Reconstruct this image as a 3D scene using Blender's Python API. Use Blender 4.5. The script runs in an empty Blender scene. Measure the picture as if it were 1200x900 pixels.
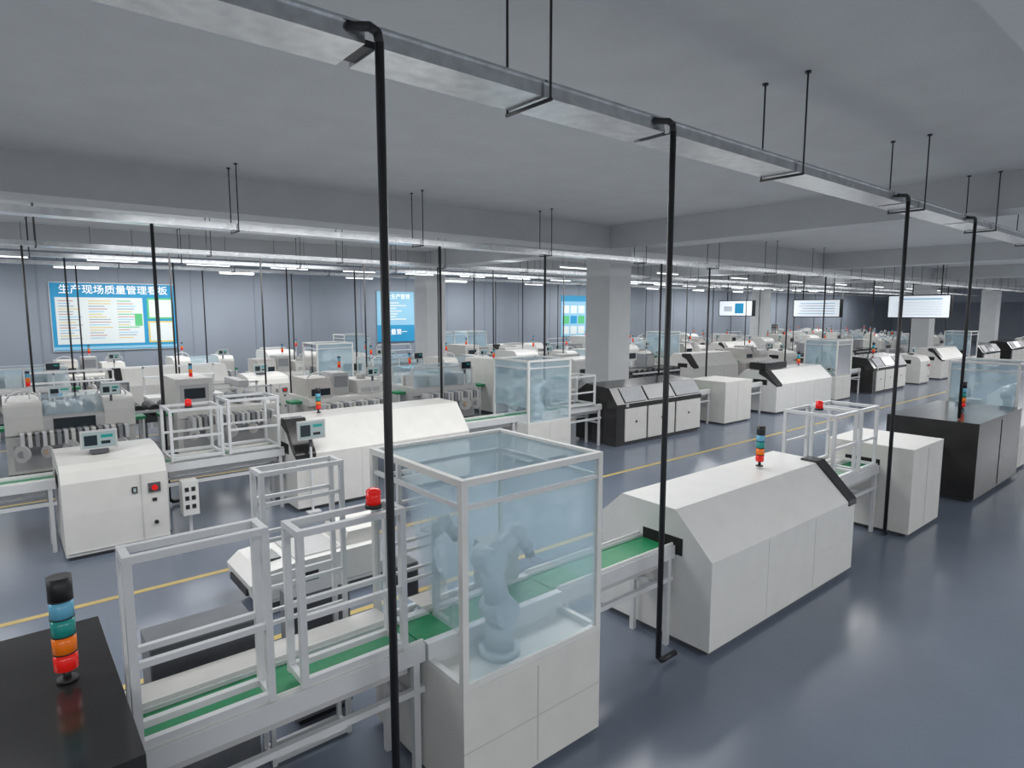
import bpy, bmesh, math, random
from mathutils import Vector, Matrix
random.seed(11)
scene=bpy.context.scene
scene.view_settings.view_transform='Standard'

# ---------------- materials ----------------
def mat(name,col,rough=.5,metal=0,emit=None,es=1,noise=0,nscale=8,spec=.5,coat=0,bump=0):
    m=bpy.data.materials.new(name); m.use_nodes=True
    nt=m.node_tree; b=nt.nodes['Principled BSDF']
    b.inputs['Base Color'].default_value=(*col,1)
    b.inputs['Roughness'].default_value=rough
    b.inputs['Metallic'].default_value=metal
    b.inputs['Specular IOR Level'].default_value=spec
    if coat: b.inputs['Coat Weight'].default_value=coat
    if emit:
        b.inputs['Emission Color'].default_value=(*emit,1); b.inputs['Emission Strength'].default_value=es
    if noise:
        tc=nt.nodes.new('ShaderNodeTexCoord'); n=nt.nodes.new('ShaderNodeTexNoise')
        n.inputs['Scale'].default_value=nscale; n.inputs['Detail'].default_value=6
        nt.links.new(tc.outputs['Object'],n.inputs['Vector'])
        r=nt.nodes.new('ShaderNodeValToRGB')
        r.color_ramp.elements[0].position=.3; r.color_ramp.elements[1].position=.7
        r.color_ramp.elements[0].color=(*[c*(1-noise) for c in col],1)
        r.color_ramp.elements[1].color=(*[min(1,c*(1+noise)) for c in col],1)
        nt.links.new(n.outputs['Fac'],r.inputs['Fac']); nt.links.new(r.outputs['Color'],b.inputs['Base Color'])
        if bump:
            bp=nt.nodes.new('ShaderNodeBump'); bp.inputs['Strength'].default_value=bump
            nt.links.new(n.outputs['Fac'],bp.inputs['Height']); nt.links.new(bp.outputs['Normal'],b.inputs['Normal'])
    return m
WHITE=mat('white_powdercoat',(.71,.71,.69),.36,noise=.03,nscale=5)
WARM=mat('warm_white_panel',(.68,.67,.64),.38,noise=.035,nscale=5)
PALE=mat('pale_grey_panel',(.50,.50,.50),.45,noise=.04,nscale=3)
PINK=mat('faded_beige_panel',(.56,.53,.50),.45,noise=.06,nscale=3)
GREY=mat('grey_panel',(.28,.29,.31),.45,noise=.05)
DGREY=mat('dark_grey_panel',(.085,.09,.1),.4,noise=.1)
MGREY=mat('slate_panel',(.15,.16,.175),.4,noise=.08)
SEAM=mat('panel_seam',(.50,.50,.49),.6)
BLACK=mat('black_gloss_panel',(.026,.025,.025),.16,noise=.2,nscale=2)
BLACKM=mat('black_rubber',(.02,.02,.022),.45,noise=.1)
SLOT=mat('dark_opening',(.01,.01,.01),.8)
ALU=mat('aluminium_profile',(.68,.69,.70),.35,.1,noise=.03)
GALV=mat('galvanised_steel',(.66,.68,.70),.24,.88,noise=.14,nscale=10,bump=.05)
GREEN=mat('green_conveyor_belt',(.012,.24,.095),.42,noise=.08,nscale=20)
RED=mat('red_lens',(.6,.01,.01),.2,emit=(.8,.02,.01),es=.25)
ORANGE=mat('orange_lens',(.75,.16,.01),.2,emit=(.9,.2,.01),es=.15)
BLUE=mat('blue_lens',(.14,.38,.52),.2,emit=(.05,.3,.5),es=.15)
GRN=mat('green_lens',(.02,.26,.24),.2,emit=(.02,.3,.25),es=.1)
SCR=mat('monitor_screen',(.05,.07,.08),.15,emit=(.5,.62,.62),es=.45)
SCRD=mat('monitor_screen_dark',(.02,.03,.04),.12)
YLINE=mat('yellow_floor_paint',(.50,.38,.14),.5,noise=.1)
TUBE=mat('tube_light_glow',(1,1,1),.5,emit=(.97,.98,1),es=2.2)
REEL=mat('reel_plastic',(.62,.61,.59),.4)
TAN=mat('tan_reel_core',(.5,.36,.25),.5)
WALLM=mat('wall_blue_grey_paint',(.27,.305,.36),.7,noise=.05,nscale=.6)
WALLS=mat('wall_joint',(.22,.25,.30),.7)
CEILM=mat('ceiling_plaster',(.53,.545,.56),.85,noise=.04,nscale=1.5)
COLM=mat('column_paint',(.62,.63,.64),.75,noise=.03,nscale=2)
FLOORM=mat('floor_epoxy',(.138,.165,.212),.21,noise=.07,nscale=.8,spec=.55)
def glass(name,tint,fac):
    m=bpy.data.materials.new(name); m.use_nodes=True; nt=m.node_tree
    for n in list(nt.nodes): nt.nodes.remove(n)
    o=nt.nodes.new('ShaderNodeOutputMaterial'); t=nt.nodes.new('ShaderNodeBsdfTransparent')
    t.inputs['Color'].default_value=(.94,.975,.99,1)
    d=nt.nodes.new('ShaderNodeBsdfDiffuse'); d.inputs['Color'].default_value=(*tint,1)
    tl=nt.nodes.new('ShaderNodeBsdfTranslucent'); tl.inputs['Color'].default_value=(*tint,1)
    dm=nt.nodes.new('ShaderNodeMixShader'); dm.inputs[0].default_value=.5
    nt.links.new(d.outputs[0],dm.inputs[1]); nt.links.new(tl.outputs[0],dm.inputs[2])
    g=nt.nodes.new('ShaderNodeBsdfGlossy'); g.inputs['Roughness'].default_value=.04
    mx=nt.nodes.new('ShaderNodeMixShader'); mx.inputs[0].default_value=fac
    nt.links.new(t.outputs[0],mx.inputs[1]); nt.links.new(dm.outputs[0],mx.inputs[2])
    lw=nt.nodes.new('ShaderNodeLayerWeight'); lw.inputs['Blend'].default_value=.12
    m2=nt.nodes.new('ShaderNodeMixShader')
    nt.links.new(lw.outputs['Fresnel'],m2.inputs[0]); nt.links.new(mx.outputs[0],m2.inputs[1]); nt.links.new(g.outputs[0],m2.inputs[2])
    nt.links.new(m2.outputs[0],o.inputs[0]); return m
GLASS=glass('acrylic_panel',(.64,.82,.91),.36)
ROBO=mat('robot_blue_grey_casting',(.50,.56,.60),.4,noise=.03)

# ---------------- mesh builder ----------------
class M:
    def __init__(s): s.bm=bmesh.new(); s.mats=[]
    def mi(s,m):
        if m not in s.mats: s.mats.append(m)
        return s.mats.index(m)
    def _f(s,vs,m,smooth=False):
        try:
            f=s.bm.faces.new(vs); f.material_index=s.mi(m); f.smooth=smooth
        except ValueError: pass
    def quad(s,pts,m): s._f([s.bm.verts.new(p) for p in pts],m)
    def box(s,x0,x1,y0,y1,z0,z1,m):
        v=[s.bm.verts.new(p) for p in [(x0,y0,z0),(x1,y0,z0),(x1,y1,z0),(x0,y1,z0),(x0,y0,z1),(x1,y0,z1),(x1,y1,z1),(x0,y1,z1)]]
        for q in [(0,3,2,1),(4,5,6,7),(0,1,5,4),(1,2,6,5),(2,3,7,6),(3,0,4,7)]: s._f([v[i] for i in q],m)
    def prism(s,prof,x0,x1,m,axis='x'):
        def P(a,b,t): return (t,a,b) if axis=='x' else ((a,t,b) if axis=='y' else (a,b,t))
        A=[s.bm.verts.new(P(a,b,x0)) for a,b in prof]; B=[s.bm.verts.new(P(a,b,x1)) for a,b in prof]
        n=len(prof); s._f(A[::-1],m); s._f(B,m)
        for i in range(n): s._f([A[i],A[(i+1)%n],B[(i+1)%n],B[i]],m)
    def cyl(s,p0,p1,r,m,seg=12,r2=None,caps=True):
        p0=Vector(p0);p1=Vector(p1); d=(p1-p0); 
        if d.length<1e-6: return
        d.normalize(); r2=r if r2 is None else r2
        a=d.orthogonal().normalized(); b=d.cross(a)
        A=[];B=[]
        for i in range(seg):
            t=2*math.pi*i/seg; o=a*math.cos(t)+b*math.sin(t)
            A.append(s.bm.verts.new(p0+o*r)); B.append(s.bm.verts.new(p1+o*r2))
        for i in range(seg): s._f([A[i],A[(i+1)%seg],B[(i+1)%seg],B[i]],m,True)
        if caps: s._f(A[::-1],m); s._f(B,m)
    def sph(s,c,r,m,sc=(1,1,1),seg=12):
        res=bmesh.ops.create_uvsphere(s.bm,u_segments=seg,v_segments=max(6,seg*2//3),radius=r,matrix=Matrix.Translation(c)@Matrix.Diagonal((*sc,1)))
        k=s.mi(m)
        for f in {f for v in res['verts'] for f in v.link_faces}: f.material_index=k; f.smooth=True
    def tube(s,pts,r,m,seg=10):
        for i in range(len(pts)-1):
            s.cyl(pts[i],pts[i+1],r,m,seg)
            if 0<i: s.sph(pts[i],r*1.02,m,seg=seg)
    def beam(s,p0,p1,w,m):
        lo=[min(a,b)-w/2 for a,b in zip(p0,p1)]; hi=[max(a,b)+w/2 for a,b in zip(p0,p1)]
        s.box(lo[0],hi[0],lo[1],hi[1],lo[2],hi[2],m)
    def done(s,name,bevel=0,flip=True):
        bmesh.ops.recalc_face_normals(s.bm,faces=s.bm.faces[:])
        xs=[v.co.x for v in s.bm.verts];ys=[v.co.y for v in s.bm.verts];zs=[v.co.z for v in s.bm.verts]
        o=Vector(((min(xs)+max(xs))/2,(min(ys)+max(ys))/2,min(zs)))
        for v in s.bm.verts: v.co-=o
        me=bpy.data.meshes.new(name); s.bm.to_mesh(me); s.bm.free()
        for m in s.mats: me.materials.append(m)
        ob=bpy.data.objects.new(name,me); scene.collection.objects.link(ob); ob.location=o
        if bevel:
            b=ob.modifiers.new('bevel','BEVEL'); b.width=bevel; b.segments=2; b.limit_method='ANGLE'; b.angle_limit=math.radians(40)
        return ob
def dup(ob,dx=0,dy=0,dz=0,name=None):
    o=ob.copy(); o.name=name or ob.name.split('.')[0]; o.location=ob.location+Vector((dx,dy,dz)); scene.collection.objects.link(o)
    return o
def text(body,size,mtl,loc,parent,name,rot=(math.pi/2,0,0)):
    cu=bpy.data.curves.new(name,'FONT'); cu.body=body; cu.size=size; cu.align_x='CENTER'; cu.align_y='CENTER'
    cu.extrude=.004; cu.offset=.006*size
    o=bpy.data.objects.new(name,cu); o.data.materials.append(mtl); scene.collection.objects.link(o)
    o.rotation_euler=rot; o.location=Vector(loc)-parent.location; o.parent=parent
    return o

# ---------------- room ----------------
X0,X1,Y0,Y1,ZC=-12,78,-7,27,5.33
def simple(name,b,m,bev=0):
    k=M(); k.box(*b,m); return k.done(name,bev)
simple('floor',(X0,X1,Y0,Y1,-.1,0),FLOORM)
simple('ceiling',(X0,X1,Y0,Y1,ZC,ZC+.1),CEILM)
k=M(); k.box(X0,X1,Y1,Y1+.1,0,ZC,WALLM)
x=X0+1.2
while x<X1:
    k.box(x,x+.035,Y1-.012,Y1+.01,0,ZC,WALLS); x+=2.4
k.done('wall_back')
simple('wall_front',(X0,X1,Y0-.1,Y0,0,ZC),COLM)
simple('wall_left',(X0-.1,X0,Y0,Y1,0,ZC),COLM)
k=M(); k.box(X1,X1+.1,Y0,Y1,0,ZC,WALLM)
y=Y0+1
while y<Y1: k.box(X1-.012,X1+.01,y,y+.035,0,ZC,WALLS); y+=2.4
k.done('wall_right')
BZ=4.72
for i,(a,b) in enumerate([(.3,1.2),(11.8,12.7),(21.4,22.3)]):
    simple('ceiling_beam',(X0,X1,a,b,BZ,ZC),CEILM)
for a in (13.3,26.3,39.3,52.3):
    ys=[(Y0,.3),(1.2,11.8),(12.7,21.4),(22.3,Y1)]
    k=M()
    for p,q in ys: k.box(a,a+.9,p,q,BZ,ZC,CEILM)
    k.done('ceiling_crossbeam')
for cx,cy in [(13.3,11.8),(13.3,21.4),(39.3,21.4),(39.3,11.8),(52.3,11.8)]:
    k=M(); k.box(cx,cx+.9,cy,cy+.9,0,BZ,COLM); k.box(cx-.02,cx+.92,cy-.02,cy+.92,0,.12,PALE); k.done('concrete_column')
k=M()
for yy in (5.6,7.5): k.box(X0,60,yy-.04,yy+.04,0,.003,YLINE)
k.done('floor_marking_line')
k=M()
for yy in (12.2,17.15): k.box(X0,60,yy-.04,yy+.04,0,.003,YLINE)
k.done('floor_marking_line')

# ---------------- cable trays ----------------
def tray(yc,x0,x1,joints,hang,hx0,w=.34,z=4.38):
    k=M(); y0=yc-w/2;y1=yc+w/2
    js=[x0]+joints+[x1]
    for a,b in zip(js[:-1],js[1:]):
        a+=.04;b-=.04
        k.box(a,b,y0,y1,z,z+.012,GALV)
        k.box(a,b,y0-.012,y0,z,z+.1,GALV); k.box(a,b,y1,y1+.012,z,z+.1,GALV)
        k.box(a,b,y0-.03,y0-.012,z+.085,z+.1,GALV)
    for a in joints: k.box(a-.05,a+.05,y0+.05,y1-.05,z+.012,z+.05,BLACKM)
    x=hx0
    while x<x1:
        k.cyl((x,y0-.06,z-.02),(x,y1+.06,z-.02),.013,BLACKM,8)
        for yy in (y0-.05,y1+.05):
            k.cyl((x,yy,z-.03),(x,yy,ZC),.009,BLACKM,8)
            k.cyl((x,yy,ZC-.02),(x,yy,ZC),.03,BLACKM,8)
        x+=hang
    return k.done('cable_tray')
tray(3.3,-6,60,[1.63,4.15,9.1,11.8,17,22,27,33],3.43,-.56)
tray(10.85,-8,70,[],3.43,-.3,.3,z=4.3)
tray(16.9,-8,70,[],3.43,.8,.3)
tray(20.0,-8,70,[],3.43,.8,.24)
tray(23.2,-8,70,[],3.43,-.3,.3)
def pipe(x,y,zb,r=.024,zt=4.44,hook=.24,top=True):
    k=M()
    pts=[(x-.14,y+.08,zt),(x-.05,y+.01,zt),(x-.01,y,zt-.02),(x,y,zt-.07),(x,y,zb+.05),(x+.05,y,zb),(x+hook,y,zb)]
    if not hook: pts=pts[:5]
    if not top: pts=pts[3:]
    k.tube(pts,r,BLACKM); 
    return k.done('cable_drop_pipe')
pipe(1.63,3.04,.03); pipe(4.12,3.04,.05); pipe(8.96,3.02,.05,hook=.13); pipe(11.85,3.04,1.24,hook=0)
for x in (1.9,6.95,9.8,14.1,16.4,21.2,24,28.5,33,38):
    pipe(x,10.66,.05,.026,zt=4.36,top=False)
for y,xs in ((16.7,(0.55,3.3,5.4,8.3,10.8,13,16.3,19.8,24,29,34,40)),(22.95,(2,5.5,8.5,11,15,18,22,25,29,33,38,44,50)),(19.85,(1.5,4,7.2,9.5,14.5,17,21,27,31,36))):
    for x in xs: pipe(x,y,.05,.022,top=False,hook=0)

# tube lamps
def lamp(x,y,z=4.42):
    k=M(); k.box(x-.62,x+.62,y-.05,y+.05,z,z+.05,WHITE); k.box(x-.6,x+.6,y-.035,y+.035,z-.025,z,TUBE)
    for a in (-.5,.5): k.cyl((x+a,y,z+.05),(x+a,y,ZC),.006,BLACKM,6)
    return k.done('tube_lamp')
l0=lamp(.2,20.9)
for i in range(1,20): dup(l0,i*2.5)
for i in range(0,9): dup(l0,i*5+2,25.0-20.9)
for i in range(0,8): dup(l0,i*5+14.5,14.6-20.9)

# ---------------- machines ----------------
def oven(x0,x1,y0,y1,top=1.26,black=None,body=WHITE,name='reflow_oven'):
    k=M(); d=y1-y0
    prof=[(y0,.06),(y0,.87),(y0+.31*d,top-.01),(y0+.80*d,top),(y1,1.03),(y1,.06)]
    k.prism(prof,x0,x1,body)
    k.box(x0+.05,x1-.05,y0+.05,y1-.05,.0,.06,DGREY)
    n=3; L=(x1-x0)/n
    for i in range(1,n):
        k.box(x0+i*L-.003,x0+i*L+.003,y0-.002,y0+.01,.08,.85,SEAM)
    k.box(x0+2*L,x1,y0-.002,y0+.01,.44,.444,SEAM)
    for xx in (x0-.004,x1-.016): k.box(xx,xx+.02,y0+.3,y0+.74,.84,1.0,SLOT)
    def endcap(a,b):
        pr=[(y0-.012,.82),(y0-.012,.88),(y0+.30*d,top+.014),(y0+.45*d,top+.014),(y0+.45*d,top-.1),(y0+.28*d,top-.2),(y0+.1*d,.9)]
        k.prism(pr,a,b,BLACK)
    if black=='right': endcap(x1-.18,x1+.012)
    if black=='left': endcap(x0-.012,x0+.3)
    ob=k.done(name,.012)
    ob.modifiers[0].width=.03; ob.modifiers[0].segments=3; ob.modifiers[0].angle_limit=math.radians(30)
    return ob
def signal_tower(x,y,z,h=.5,r=.045,pole=.06):
    k=M()
    k.cyl((x,y,z),(x,y,z+.012),r*.9,BLACKM,16); k.cyl((x,y,z),(x,y,z+pole),r*.35,BLACKM,12)
    cols=[RED,ORANGE,GRN,BLUE]; zz=z+pole; hh=(h-pole)*.19
    for c in cols:
        k.cyl((x,y,zz),(x,y,zz+hh-.006),r,c,20); k.cyl((x,y,zz+hh-.006),(x,y,zz+hh),r*1.04,BLACKM,20); zz+=hh
    k.cyl((x,y,zz),(x,y,z+h),r*1.02,BLACKM,20)
    return k.done('signal_tower_light')
def beacon(x,y,z,s=1):
    k=M(); k.cyl((x,y,z),(x,y,z+.025*s),.05*s,BLACKM,16); k.cyl((x,y,z+.025*s),(x,y,z+.1*s),.044*s,RED,18); k.sph((x,y,z+.1*s),.044*s,RED,(1,1,.5),16)
    return k.done('red_beacon')
def conveyor(x0,x1,yc,z=.9,w=.32,table=0,low=True):
    k=M()
    k.box(x0,x1,yc-w/2,yc+w/2,z-.03,z,GREEN)
    for s in (-1,1):
        a=yc+s*(w/2+.03); k.box(x0,x1,a-.03,a+.03,z-.09,z+.025,ALU)
        k.box(x0,x1,a-.008,a+.008,z+.025,z+.045,WHITE)
    if table: k.box(x0,x1,yc+w/2+.06,yc+w/2+.06+table,z-.06,z+.01,WARM)
    n=max(2,int((x1-x0)/.9)+1)
    for i in range(n):
        x=x0+.06+(x1-x0-.12)*i/(n-1)
        for s in (-1,1): k.box(x-.022,x+.022,yc+s*(w/2+.03)-.022,yc+s*(w/2+.03)+.022,0,z-.09,ALU)
        k.box(x-.02,x+.02,yc-w/2,yc+w/2,z-.4,z-.36,ALU)
    if low:
        for s in (-1,1):
            a=yc+s*(w/2+.03); k.box(x0,x1,a-.02,a+.02,z-.3,z-.26,ALU)
    k.box(x0+.1,x1-.1,yc-w/2-.004,yc+w/2+.004,z-.16,z-.09,PALE)
    return k.done('conveyor')
def guard_frame(x0,x1,y0,y1,z0,z1,mids=(.45,),w=.038,name='guard_frame'):
    k=M()
    for x in (x0,x1):
        for y in (y0,y1): k.box(x-w/2,x+w/2,y-w/2,y+w/2,z0,z1+w/2,ALU)
        e=w/2-.001
        for z in (z0+.03,z1): k.box(x-e,x+e,y0+w/2,y1-w/2,z-e,z+e,ALU)
    for y in (y0,y1):
        e=w/2-.001
        for z in (z0+.03,z1): k.box(x0+w/2,x1-w/2,y-e,y+e,z-e,z+e,ALU)
        for m in mids:
            z=z0+(z1-z0)*m; k.box(x0+w/2,x1-w/2,y-e*.85,y+e*.85,z-e*.85,z+e*.85,ALU)
    return k.done(name,0)
def robot(k,x,y,z,s=1,f=1):
    R=ROBO
    k.cyl((x,y,z),(x,y,z+.05*s),.12*s,R,20); k.cyl((x,y,z+.05*s),(x,y,z+.2*s),.09*s,R,20,.08*s)
    sh=Vector((x,y,z+.27*s)); k.sph(sh,.1*s,R,seg=16)
    el=Vector((x-.06*f*s,y+.02,z+.58*s)); k.cyl(sh+Vector((0,-.09*s,0)),sh+Vector((0,.09*s,0)),.085*s,R,18)
    k.cyl(sh,el,.08*s,R,16,.06*s); k.cyl(el+Vector((0,-.08*s,0)),el+Vector((0,.08*s,0)),.075*s,R,18)
    wr=Vector((x+.12*f*s,y-.02,z+.70*s)); k.cyl(el,wr,.066*s,R,16,.05*s); k.sph(wr,.06*s,R)
    tip=wr+Vector((.08*f*s,0,-.1*s)); k.cyl(wr,tip,.048*s,R,14,.038*s); k.cyl(tip,tip+Vector((.02*f*s,0,-.06*s)),.03*s,GREY,12)
    k.sph(tip,.038*s,R)
def cell(x0,x1,y0,y1,h=2.055,base=.78,door=True,rb=True):
    k=M(); w=.042
    k.box(x0,x1,y0,y1,.05,base,WARM); k.box(x0+.05,x1-.05,y0+.05,y1-.05,0,.05,DGREY)
    xm=(x0+x1)/2
    k.box(xm-.003,xm+.003,y0-.003,y0+.01,.08,base-.04,SEAM); k.box(x0,x1,y0-.003,y0+.01,base*.5,base*.5+.006,SEAM)
    a0,a1,b0,b1=x0+w/2,x1-w/2,y0+w/2,y1-w/2
    for x in (a0,a1):
        for y in (b0,b1): k.box(x-w/2,x+w/2,y-w/2,y+w/2,base,h,WHITE)
    e=w/2-.001
    for z in (base+w/2,h-w/2):
        for y in (b0,b1): k.box(a0+w/2,a1-w/2,y-e,y+e,z-e,z+e,WHITE)
        for x in (a0,a1): k.box(x-e,x+e,b0+w/2,b1-w/2,z-e,z+e,WHITE)
    zm=base+(h-base)*.87; e=.013
    for y in (b0,b1): k.box(a0+w/2,a1-w/2,y-e,y+e,zm-e,zm+e,ALU)
    for x in (a0,a1): k.box(x-e,x+e,b0+w/2,b1-w/2,zm-e,zm+e,ALU)
    z0=base+w; z1=h-w
    for y in (b0,b1): k.quad([(a0,y,z0),(a1,y,z0),(a1,y,z1),(a0,y,z1)],GLASS)
    for x in (a0,a1): k.quad([(x,b0,1.12),(x,b1,1.12),(x,b1,z1),(x,b0,z1)],GLASS)
    k.quad([(a0,b0,h-w/2),(a1,b0,h-w/2),(a1,b1,h-w/2),(a0,b1,h-w/2)],GLASS)
    yc=y0+.6; k.box(x0,x1,yc-.16,yc+.16,.87,.9,GREEN)
    for s in (-1,1): k.box(x0,x1,yc+s*.19-.03,yc+s*.19+.03,base,.925,ALU)
    if rb:
        robot(k,x0+.44,y0+.22,base,1.12,1)
        robot(k,x0+.35,y1-.2,base,1.0,1)
        k.box(x1-.35,x1-.1,y1-.35,y1-.1,base,base+.45,PALE)
    return k.done('robot_inspection_cell',0)
def monitor(k,x,y,z,w=.42,h=.26,m=SCR):
    k.box(x-w/2,x+w/2,y,y+.04,z,z+h,PALE); k.box(x-w/2+.02,x+w/2-.02,y-.003,y,z+.02,z+h-.02,m)
    k.box(x-.02,x+.02,y+.04,y+.08,z-.12,z+h*.6,DGREY)
    k.box(x-w/2+.04,x-.02,y-.005,y-.003,z+.05,z+h-.06,SCRD); k.box(x+.02,x+w/2-.05,y-.005,y-.003,z+h-.1,z+h-.06,GRN)
    k.box(x+.02,x+w/2-.08,y-.005,y-.003,z+.06,z+.1,SCRD)
def printer(x0,x1,y0,y1,h=1.22):
    k=M(); d=y1-y0
    prof=[(y0,.05),(y0-.01,.55),(y0,.95),(y0+.06,1.08),(y0+.16,1.15),(y0+.5*d,h-.01),(y0+.8*d,h),(y1-.03,h-.06),(y1,h-.14),(y1,.05)]
    k.prism(prof,x0,x1,WARM)
    k.box(x0+.04,x1-.04,y0+.04,y1-.04,0,.05,DGREY)
    k.box(x0+.02,x1-.02,y0-.014,y0+.01,.09,.1,SEAM)
    k.box(x1-.30,x1-.295,y0-.012,y0+.02,.1,.95,SEAM)
    k.box(x1-.40,x1-.34,y0-.02,y0,.72,.80,BLACKM); k.box(x1-.385,x1-.355,y0-.024,y0-.02,.735,.785,SCR)
    k.box(x1-.22,x1-.08,y0-.02,y0,.70,.82,DGREY); k.cyl((x1-.15,y0-.05,.76),(x1-.15,y0-.02,.76),.035,RED,16)
    k.box(x1-.18,x1-.13,y0-.02,y0,.58,.62,BLACKM); k.cyl((x1-.15,y0-.03,.3),(x1-.15,y0,.3),.025,BLACKM)
    for xx in (x0-.004,x1-.016): k.box(xx,xx+.02,y0+.35,y0+.8,.84,1.0,SLOT)
    monitor(k,(x0+x1)/2-.1,y0+.42,h+.04,.40,.24)
    k.box((x0+x1)/2-.2,(x0+x1)/2,y0+.42,y0+.58,h-.02,h+.03,DGREY)
    return k.done('solder_paste_printer',.012)
def placer(v=0):
    """pick and place machine, front toward -y"""
    k=M(); W=2.0; D=1.5; body=(WARM,WHITE,PALE,PINK,WARM)[v]
    k.box(-W/2+.05,W/2-.05,.1,D-.1,0,.08,DGREY)
    k.box(-W/2,W/2,.15,D,.08,.8,body)
    k.box(-W/2+.1,W/2-.1,.138,.15,.14,.6,PALE)
    def hood(a,b,h,m,r=.25):
        pr=[(.05,.8),(.05,h-r)]
        for i in range(1,7):
            t=math.pi/2*i/6; pr.append((.05+r-r*math.cos(t),h-r+r*math.sin(t)))
        pr+= [(D-.12,h),(D,h-.12),(D,.8)]
        k.prism(pr,a,b,m)
    if v==0:
        hood(-1.0,-.45,1.38,body); hood(.5,1.0,1.38,body); hood(-.45,.5,1.12,PALE,.12)
        k.box(-.3,.35,.04,.05,.85,1.05,SCRD)
        for i in range(4): k.box(-.4+i*.22,-.3+i*.22,.3,1.2,1.12,1.26,(ALU,PALE,ALU,GREY)[i])
        k.quad([(-.45,.1,1.12),(.5,.1,1.12),(.5,.5,1.4),(-.45,.5,1.4)],GLASS); k.quad([(-.45,.5,1.4),(.5,.5,1.4),(.5,1.3,1.38),(-.45,1.3,1.38)],GLASS)
    elif v==1:
        hood(-1.0,.1,1.5,body,.3); hood(.1,1.0,1.2,WARM,.2); k.box(-.85,-.15,.04,.055,.9,1.15,SCRD); k.box(.2,.9,.35,.9,1.2,1.3,GREY)
        k.box(-.9,.0,.9,1.3,1.5,1.58,PALE)
    elif v==2:
        hood(-1.0,1.0,1.0,body,.12)
        for i in range(4): k.box(-.85+i*.45,-.5+i*.45,.25,.75,1.0,1.3,(PALE,WARM,GREY,WARM)[i])
        k.box(-.9,.9,.8,.9,1.0,1.28,WARM)
        for x in (-.95,0,.95):
            for y in (.2,1.3): k.box(x-.015,x+.015,y-.015,y+.015,1.0,1.5,ALU)
        for y in (.2,1.3): k.box(-.95,.95,y-.015,y+.015,1.48,1.51,ALU); k.quad([(-.95,y,1.0),(.95,y,1.0),(.95,y,1.5),(-.95,y,1.5)],GLASS)
        k.quad([(-.95,.2,1.5),(.95,.2,1.5),(.95,1.3,1.5),(-.95,1.3,1.5)],GLASS)
    elif v==3:
        # boxy stepped heads over a lowered centre
        hood(-1.0,1.0,.98,WARM,.1)
        k.prism([(.2,.98),(.2,1.2),(.35,1.42),(1.25,1.42),(1.25,.98)],-.95,-.35,body)
        k.prism([(.2,.98),(.2,1.15),(.3,1.3),(1.25,1.3),(1.25,.98)],.3,.95,WARM)
        k.box(-.88,-.42,.19,.2,1.02,1.18,SCRD); k.box(.38,.88,.19,.2,1.02,1.12,PALE)
        k.box(-.22,.2,.5,1.2,.98,1.5,PALE); k.box(-.18,.16,.49,.5,1.15,1.42,GREY); k.cyl((.62,.7,1.3),(.62,.7,1.42),.12,PALE,16)
    else:
        k.box(-1.0,-.3,.1,D,.8,1.62,WARM); k.box(-.92,-.38,.09,.1,.95,1.5,PALE); k.box(-.85,-.45,.083,.09,1.2,1.42,SCRD)
        hood(-.3,1.0,.98,WARM,.1)
        for x in (-.1,.3,.7): k.cyl((x,.3,1.09),(x,1.2,1.09),.10,GREY,16)
        k.beam((-.3,.25,1.35),(.97,.25,1.35),.04,ALU); k.beam((-.3,1.25,1.35),(.97,1.25,1.35),.04,ALU)
        for y in (.25,1.25): k.beam((.95,y,.98),(.95,y,1.35),.04,ALU)
        k.box(.25,.45,.2,1.3,1.37,1.5,PALE)
    k.box(-.85,.85,-.15,.15,.55,.78,PALE)
    for i in range(16):
        x=-.8+i*.105; k.box(x,x+.06,-.3,.12,.62,.86,(ALU,WARM,GREY)[i%3])
    for i,x in enumerate((-.8,-.45,-.1,.35,.7)):
        r=(.15,.11,.17)[(i+v)%3]
        k.cyl((x,-.33,.52),(x+.03,-.30,.52),r,REEL,20); k.cyl((x,-.35,.52),(x,-.33,.52),r*.4,TAN if (i+v)%2 else GREY,14)
    if v in (0,2,3):
        for i in range(2):
            cx=-.7+i*1.35
            pts=[(cx+.25*math.cos(t),.3,1.38+.18*math.sin(t)) for t in [math.pi*j/8 for j in range(9)]]
            k.tube(pts,.016,ALU,8)
    if v!=4:
        monitor(k,.62,.0,1.42,.34,.22,SCR if v!=2 else SCRD); k.beam((.62,.1,1.0),(.62,.1,1.5),.03,ALU)
    k.box(-1.25,-1.0,.5,.9,.82,.88,GREEN); k.box(1.0,1.25,.5,.9,.82,.88,GREEN)
    for a in (-1.2,1.2):
        for b in (.5,.9): k.box(a-.02,a+.02,b-.02,b+.02,0,.82,ALU)
    z=1.62; x=(-.6,.3,-.8,0,-.6)[v]
    k.cyl((x,.6,.95),(x,.6,z),.012,ALU,8)
    for c in (RED,ORANGE,BLUE): k.cyl((x,.6,z),(x,.6,z+.08),.036,c,12); z+=.08
    k.cyl((x,.6,z),(x,.6,z+.04),.036,BLACKM,12)
    return k.done('pick_and_place_machine',.008)
def roller_line():
    k=M(); k.box(-1.4,1.4,.2,1.0,.55,.78,DGREY)
    for i in range(9): k.cyl((-1.25+i*.31,.15,.82),(-1.25+i*.31,1.05,.82),.13,BLACKM,16)
    for i in range(4):
        for b in (.25,.95): k.box(-1.3+i*.86-.03,-1.3+i*.86+.03,b-.03,b+.03,0,.55,GREY)
    k.box(-1.4,1.4,.1,.2,.78,.84,ALU); k.box(-.3,.2,.5,.95,.95,1.45,GREY); k.box(-.25,.15,.49,.5,1.0,1.4,PALE)
    return k.done('roller_transfer_line',.005)
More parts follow.
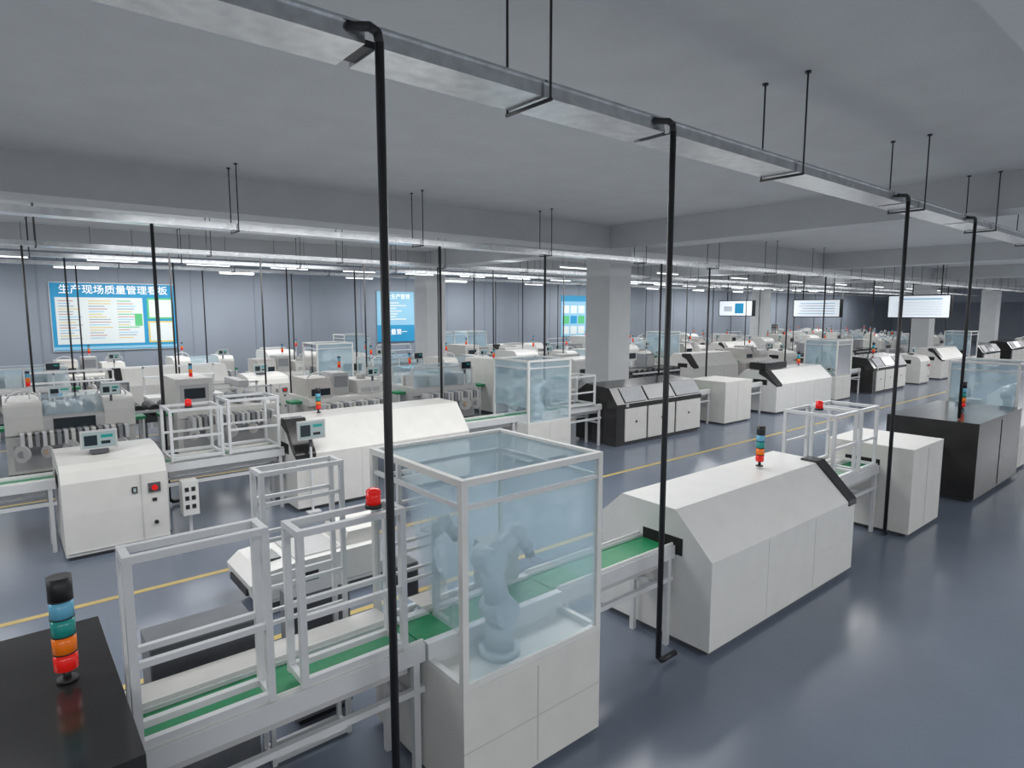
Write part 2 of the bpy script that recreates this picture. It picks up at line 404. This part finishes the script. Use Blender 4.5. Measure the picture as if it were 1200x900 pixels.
def bench():
    k=M(); k.box(-.9,.9,0,.8,.74,.79,WHITE)
    for a in (-.86,.86):
        for b in (.04,.76): k.box(a-.025,a+.025,b-.025,b+.025,0,.74,ALU); 
        k.box(a-.02,a+.02,.74,.78,.79,1.55,ALU)
    k.box(-.88,.88,.6,.8,1.25,1.28,ALU); k.box(-.88,.88,.74,.78,1.5,1.55,ALU)
    monitor(k,-.3,.45,.92,.45,.28); k.box(.1,.45,.3,.65,.79,1.05,PALE); k.box(.5,.75,.3,.6,.79,.95,GREY)
    k.box(-.8,.8,.1,.7,.25,.28,ALU); k.box(-.7,-.2,.15,.6,.28,.55,PALE)
    return k.done('workbench',.004)
def black_oven(x0,x1,y0,y1):
    k=M(); d=y1-y0; L=x1-x0
    k.box(x0+.05,x1-.05,y0+.05,y1-.05,0,.06,DGREY)
    k.prism([(y0+.02,.06),(y0+.02,.85),(y1,.85),(y1,.06)],x0,x1,BLACK)
    k.prism([(y0,.85),(y0,.95),(y0+.2*d,1.3),(y0+.75*d,1.36),(y1,1.15),(y1,.85)],x0,x1,BLACK)
    n=3; g=.04
    for i in range(n):
        a=x0+L*i/n+g; b=x0+L*(i+1)/n-g
        if i==0: a+=.25
        k.box(a,b,y0-.01,y0+.03,.1,.84,WARM)
        k.prism([(y0+.0,.99),(y0+.175*d,1.29),(y0+.185*d,1.285),(y0+.01,.98)],a,b,GREY if i!=1 else SCRD)
        k.box((a+b)/2-.03,(a+b)/2+.03,y0-.016,y0-.01,.5,.55,BLACKM)
    k.box(x0-.01,x0+.02,y0+.3,y0+.74,.84,1.0,SLOT)
    k.box(x0+.3,x0+.38,y0-.02,y0+.02,.88,.96,PALE)
    return k.done('reflow_oven',.01)

# ===== Row A (near line) =====
k=M()
k.box(-2.3,.33,2.62,4.05,.06,1.30,BLACK); k.box(-2.25,.28,2.67,4.0,0,.06,DGREY)
k.box(-2.3,.335,2.61,2.62,1.1,1.11,DGREY); k.box(.33,.334,3.2,3.6,.84,1.0,SLOT)
k.box(-1,-.99,2.612,2.62,.1,1.1,DGREY)
k.done('black_test_cabinet',.01)
signal_tower(.14,3.4,1.305,.5,.048)
conveyor(.34,1.94,3.42,table=.22)
guard_frame(.38,.99,3.2,3.36,.95,1.88)
guard_frame(1.17,1.79,3.2,3.40,.95,1.82)
guard_frame(1.22,1.75,3.95,4.12,0,1.98,mids=(.5,.62,.78,.9),w=.03,name='tray_rack')
beacon(1.66,3.3,1.84)
k=M(); k.box(.55,1.14,3.95,4.25,.06,1.06,MGREY); k.box(.56,1.13,3.945,3.95,.66,1.04,DGREY); k.box(.6,1.1,4,4.2,0,.06,BLACKM); k.done('magazine_cabinet',.01)
k=M(); k.box(1.45,1.9,4.2,4.4,.06,1.0,MGREY); k.box(1.46,1.89,4.195,4.2,.7,.98,DGREY); k.box(1.5,1.85,4.24,4.36,0,.06,BLACKM); k.done('magazine_cabinet',.01)
CELL=cell(1.95,3.12,2.80,3.92)
conveyor(3.13,4.54,3.42)
OV=oven(4.55,7.43,2.83,4.08,black='right')
signal_tower(6.5,3.5,1.275,.46,.045)
conveyor(7.45,9.13,3.42,table=.2)
guard_frame(7.65,8.25,3.19,3.8,.95,1.75,mids=(.5,)); guard_frame(8.4,8.9,3.19,3.8,.95,1.75,mids=(.5,))
beacon(7.9,3.5,1.77)
k=M(); k.box(9.14,10.3,2.8,3.9,.05,1.2,WARM); k.box(9.2,10.25,2.85,3.85,0,.05,DGREY); k.box(9.7,9.705,2.796,2.8,.08,1.15,SEAM)
k.box(9.136,9.15,3.2,3.65,.84,1.0,SLOT); k.done('buffer_cabinet',.012)
conveyor(10.32,11.58,3.42)
k=M(); k.box(11.6,14.2,2.7,4.0,.06,1.27,BLACK); k.box(11.7,14.1,2.8,3.9,0,.06,DGREY); k.box(12.9,12.91,2.692,2.7,.1,1.2,DGREY); k.box(11.596,11.6,3.2,3.6,.84,1.0,SLOT)
k.done('black_test_cabinet',.01)
signal_tower(13.0,3.3,1.28,.5,.045)
dup(CELL,12.4)
oo=dup(OV,13.4)

# ===== Row B =====
conveyor(-3,.44,9.65,table=.15)
PR=printer(.46,1.58,8.95,10.2)
conveyor(1.6,3.28,9.65,table=.25)
guard_frame(1.75,2.4,9.42,10.0,.95,1.65); guard_frame(2.5,3.2,9.42,10.0,.95,1.72)
beacon(2.0,9.5,1.67); 
k=M(); k.box(1.78,1.98,9.1,9.3,.25,.72,WHITE)
for i in range(3):
    for j in range(2): k.box(1.81+j*.08,1.86+j*.08,9.095,9.1,.34+i*.12,.4+i*.12,BLACKM)
k.box(1.86,1.9,9.18,9.22,0,.25,ALU); k.done('power_outlet_box',.006)
OB=oven(3.3,6.45,9.0,10.25,top=1.36,black='left',body=WARM)
k=M(); monitor(k,3.5,8.88,1.12,.42,.28); k.beam((3.5,8.94,.0),(3.5,8.94,1.2),.03,ALU); k.box(3.4,3.6,8.86,8.98,0,.02,ALU); k.done('operator_monitor')
signal_tower(3.95,9.7,1.37,.4,.04)
conveyor(6.47,7.88,9.6)
dup(CELL,5.95,6.25)
conveyor(9.09,10.38,9.6)
guard_frame(9.3,10.1,9.35,9.9,.95,1.6)
BO=black_oven(10.4,13.6,8.95,10.2)
conveyor(13.62,14.68,9.6)
k=M(); k.box(14.7,16,8.95,10.1,.05,1.15,WARM); k.box(14.75,15.95,9,10.05,0,.05,DGREY); k.box(15.3,15.306,8.946,8.95,.1,1.1,SEAM); k.done('buffer_cabinet',.012)
conveyor(16.02,17.38,9.6)
oven(17.4,21,8.95,10.2,black='left')
k=M(); k.box(17.5,18.8,9.38,9.9,1.275,1.48,BLACK); k.done('exhaust_hood',.02)
signal_tower(20,9.6,1.27,.45,.05)
dup(CELL,19.6,6.25)
BO2=dup(BO,14.0,0)
dup(PR,28.7); dup(OB,28.7)
dup(CELL,34.2,6.25)
dup(BO,27.5,0); dup(BO,33,0); dup(PR,47,0); dup(OB,46,0)
conveyor(22.8,24.38,9.6)
signal_tower(26,9.6,1.37,.45,.05); signal_tower(38.9,9.6,1.4,.45,.05)

# ===== Back rows =====
P=[placer(i) for i in range(5)]
P[0].location=(1.0,14.5,0); P[4].location=(3.75,14.5,0); P[3].location=(6.5,14.5,0); P[1].location=(-1.3,18.5,0); P[2].location=(9.3,14.5,0)
RL=roller_line(); RL.location=(2.0,16.0,0)
BN=bench(); BN.location=(-1.8,14.3,0)
rows=[(14.5,12.0,52),(18.5,1.5,56),(21.25,.5,56),(24.7,-1,60)]
last=-1
for ry,xs,xe in rows:
    x=xs
    while x<xe:
        r=random.random()
        if abs(ry-21.25)<.1 and (11.9<x<15.5 or 38<x<41.5): x+=2.6; continue
        y=ry
        if r<.60:
            c=random.choice([i for i in range(5) if i!=last]); last=c
            q=dup(P[c]); q.location=(x,y+random.uniform(-.08,.08),0); x+=random.uniform(2.7,3.4)
        elif r<.66:
            q=dup(RL); q.location=(x+.3,y,0); x+=3.2
        elif r<.75:
            q=dup(CELL); q.location=(x-.4,y,0); x+=1.9
        elif r<.81:
            q=dup(OB); q.location=(x+.6,y,0); x+=4.1
        elif r<.90:
            q=dup(PR); q.location=(x-.4,y,0); x+=2.0
        else:
            q=dup(BN); q.location=(x-.1,y,0); x+=2.4
# ===== AGV =====
k=M(); ax0,ax1,ay0,ay1=1.75,3.6,6.1,6.85
k.box(ax0+.2,ax1-.05,ay0+.03,ay1-.03,.03,.2,DGREY)
pr=[(ax0+.16,.12),(ax0,.2),(ax0-.02,.34),(ax0+.1,.44),(ax0+.45,.47),(ax1-.05,.47),(ax1,.41),(ax1,.1)]
k.prism(pr,ay0-.03,ay1+.03,WHITE,'y')
k.box(ax0-.03,ax0+.1,ay0+.1,ay1-.1,.2,.27,BLACKM)
k.prism([(ax0+1.0,.47),(ax0+1.05,.62),(ax1-.15,.62),(ax1-.1,.47)],ay0+.08,ay1-.08,WARM,'y')
k.box(ax0+.45,ax0+.95,ay0+.06,ay1-.06,.47,.485,PALE)
k.box(ax0+.14,ax0+.36,ay0+.2,ay0+.48,.44,.48,SCRD); k.cyl((ax0+.25,ay1-.12,.44),(ax0+.25,ay1-.12,.5),.03,RED,14)
k.box(ax0+.5,ax0+.66,ay0-.034,ay0-.03,.24,.34,BLACKM); k.box(ax1-.5,ax1-.38,ay0-.034,ay0-.03,.24,.36,ORANGE)
k.box(ax0+.1,ax1-.05,ay0-.034,ay0-.03,.14,.155,SEAM)
for a in (ax0+.4,ax1-.3):
    for b in (ay0-.045,ay1-.01): k.cyl((a,b,.08),(a,b+.05,.08),.08,BLACKM,18)
k.done('agv_cart',.02)

# ===== signs =====
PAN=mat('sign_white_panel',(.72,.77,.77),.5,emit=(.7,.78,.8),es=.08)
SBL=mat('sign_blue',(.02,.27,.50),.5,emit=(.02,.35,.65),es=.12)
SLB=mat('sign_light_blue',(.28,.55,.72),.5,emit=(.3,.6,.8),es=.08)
SPK=mat('sign_red_text',(.6,.3,.3),.5); SDK=mat('sign_dark_text',(.35,.4,.5),.5)
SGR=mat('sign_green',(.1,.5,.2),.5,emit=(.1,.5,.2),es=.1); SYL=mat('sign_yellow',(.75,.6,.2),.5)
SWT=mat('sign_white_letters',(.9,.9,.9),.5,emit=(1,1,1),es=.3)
yb=Y1-.06
k=M(); a,b,zb,zt=1.55,5.42,1.62,4.0
k.box(a,b,yb,Y1-.013,zb,zt,SBL)
k.box(a-.03,b+.03,yb+.01,Y1-.014,zb-.03,zt+.03,ALU)
k.box(a+.12,a+2.78,yb-.006,yb,zb+.22,zt-.5,PAN)
k.box(a,b,yb-.006,yb,zb+.03,zb+.13,SLB)
for c in range(3):
    cx=a+.2+c*.88
    for i in range(15):
        z=zt-.62-i*.095
        m=(SPK,SDK,SDK,SLB,SYL)[(i*3+c)%5] if i%5 else (SPK,SYL,SGR)[c]
        w=random.uniform(.35,.72); 
        k.box(cx,cx+w,yb-.009,yb-.006,z-.02,z+.01,m)
for (z0,z1,m) in [(zb+1.1,zt-.5,SGR),(zb+.22,zb+1.02,SYL)]:
    k.box(a+2.92,b-.08,yb-.006,yb,z0,z1,m); k.box(a+2.98,b-.14,yb-.01,yb-.006,z0+.06,z1-.06,PAN)
k.box(a+2.5,a+2.74,yb-.012,yb,zb+.85,zb+1.3,SGR)
bd=k.done('quality_management_board')
text('生产现场质量管理看板',.34,SWT,((a+b)/2,yb-.01,zt-.24),bd,'title_text')
k=M(); a,b,zb,zt=14.0,16.0,1.55,3.95
k.box(a,b,yb,Y1-.013,zb,zt,SLB); k.box(a,b,yb-.005,yb,zb,zb+.8,SBL)
for i in range(7): k.box(a+.3,a+.3+random.uniform(.7,1.4),yb-.01,yb-.005,zb+1.05+i*.13,zb+1.11+i*.13,PAN)
bd=k.done('wall_notice_board'); text('安全生产管理',.26,SWT,((a+b)/2,yb-.01,zt-.25),bd,'title_text'); text('质量第一',.3,SWT,((a+b)/2,yb-.01,zb+.45),bd,'slogan_text')
k=M(); a,b,zb,zt=26.1,28.2,1.5,3.95
k.box(a,b,yb,Y1-.013,zb,zt,SLB); k.box(a,b,yb-.006,yb,zt-.35,zt,SBL)
for i in range(3):
    for j in range(3): k.box(a+.12+j*.66,a+.66+j*.66,yb-.006,yb,zb+.15+i*.62,zb+.62+i*.62,(PAN,SGR,PAN,SBL)[(i+j*2)%4])
k.done('wall_notice_board')
LGR=mat('led_light_grey',(.45,.5,.56),.5,emit=(.5,.55,.62),es=.35)
LBL=mat('led_light_blue',(.3,.45,.6),.5,emit=(.3,.5,.7),es=.4)
SCW=mat('led_screen',(.7,.74,.78),.4,emit=(.85,.93,1),es=.5)
def led(x,y0,y1,z0,z1,t):
    k=M(); k.box(x,x+.3,y0,y1,z0,z1,BLACK)
    k.box(x-.006,x,y0+.04,y1-.04,z0+.04,z1-.04,SCW)
    if t==1:
        for i in range(6): k.box(x-.01,x-.006,y0+.3,y1-.3,z0+.15+i*.1,z0+.17+i*.1,LGR)
        k.box(x-.01,x-.006,y0+.3,y1-.5,z1-.2,z1-.14,LBL)
    elif t==2:
        for i in range(5): k.box(x-.01,x-.006,y0+.25,y1-.25-.1*(i%3),z0+.16+i*.12,z0+.2+i*.12,LGR if i%2 else LBL)
    else:
        k.box(x-.01,x-.006,y0+.5,y0+1.0,z0+.15,z1-.15,SBL); k.box(x-.01,x-.006,y0+1.15,y1-.3,z0+.25,z1-.3,LGR)
    for yy in (y0+.4,y1-.4): k.cyl((x+.15,yy,z1),(x+.15,yy,ZC),.025,BLACKM,8)
    return k.done('hanging_led_display')
led(29.5,8.15,10.45,2.72,3.68,1); led(30.6,12.85,15.1,2.72,3.58,2); led(30.4,17.15,19.1,2.75,3.58,3)

# ---------------- lights ----------------
def area(x,y,z,sx,sy,p,col=(1,.997,.99),up=False,nm='overhead_fill_area'):
    L=bpy.data.lights.new(nm,'AREA'); L.shape='RECTANGLE'; L.size=sx; L.size_y=sy; L.energy=p; L.color=col
    o=bpy.data.objects.new(nm,L); o.location=(x,y,z); scene.collection.objects.link(o)
    if up: o.rotation_euler=(math.pi,0,0)
    return o
for x in (-4,6,17,28,39,50,62):
    for y in (-3,6.5,16.8,24.5):
        area(x,y,4.65,8,2.0,300)  # unseen area lights added as even fill, not actual ceiling fixtures
area(33,10,3.95,90,33,1300,up=True,nm='added_ceiling_fill')  # unseen upward light added to brighten the ceiling, standing in for ambient light
w=bpy.data.worlds.new('world'); scene.world=w; w.use_nodes=True
w.node_tree.nodes['Background'].inputs[0].default_value=(.6,.68,.75,1); w.node_tree.nodes['Background'].inputs[1].default_value=.5

# ---------------- camera ----------------
cd=bpy.data.cameras.new('camera'); cam=bpy.data.objects.new('camera',cd); scene.collection.objects.link(cam)
cd.lens=21.9; cd.sensor_width=36; cd.clip_start=.05; cd.clip_end=300
cam.location=(0,0,3.0)
cam.rotation_euler=(math.radians(90-6.64),0,math.radians(50.4-90))
scene.camera=cam
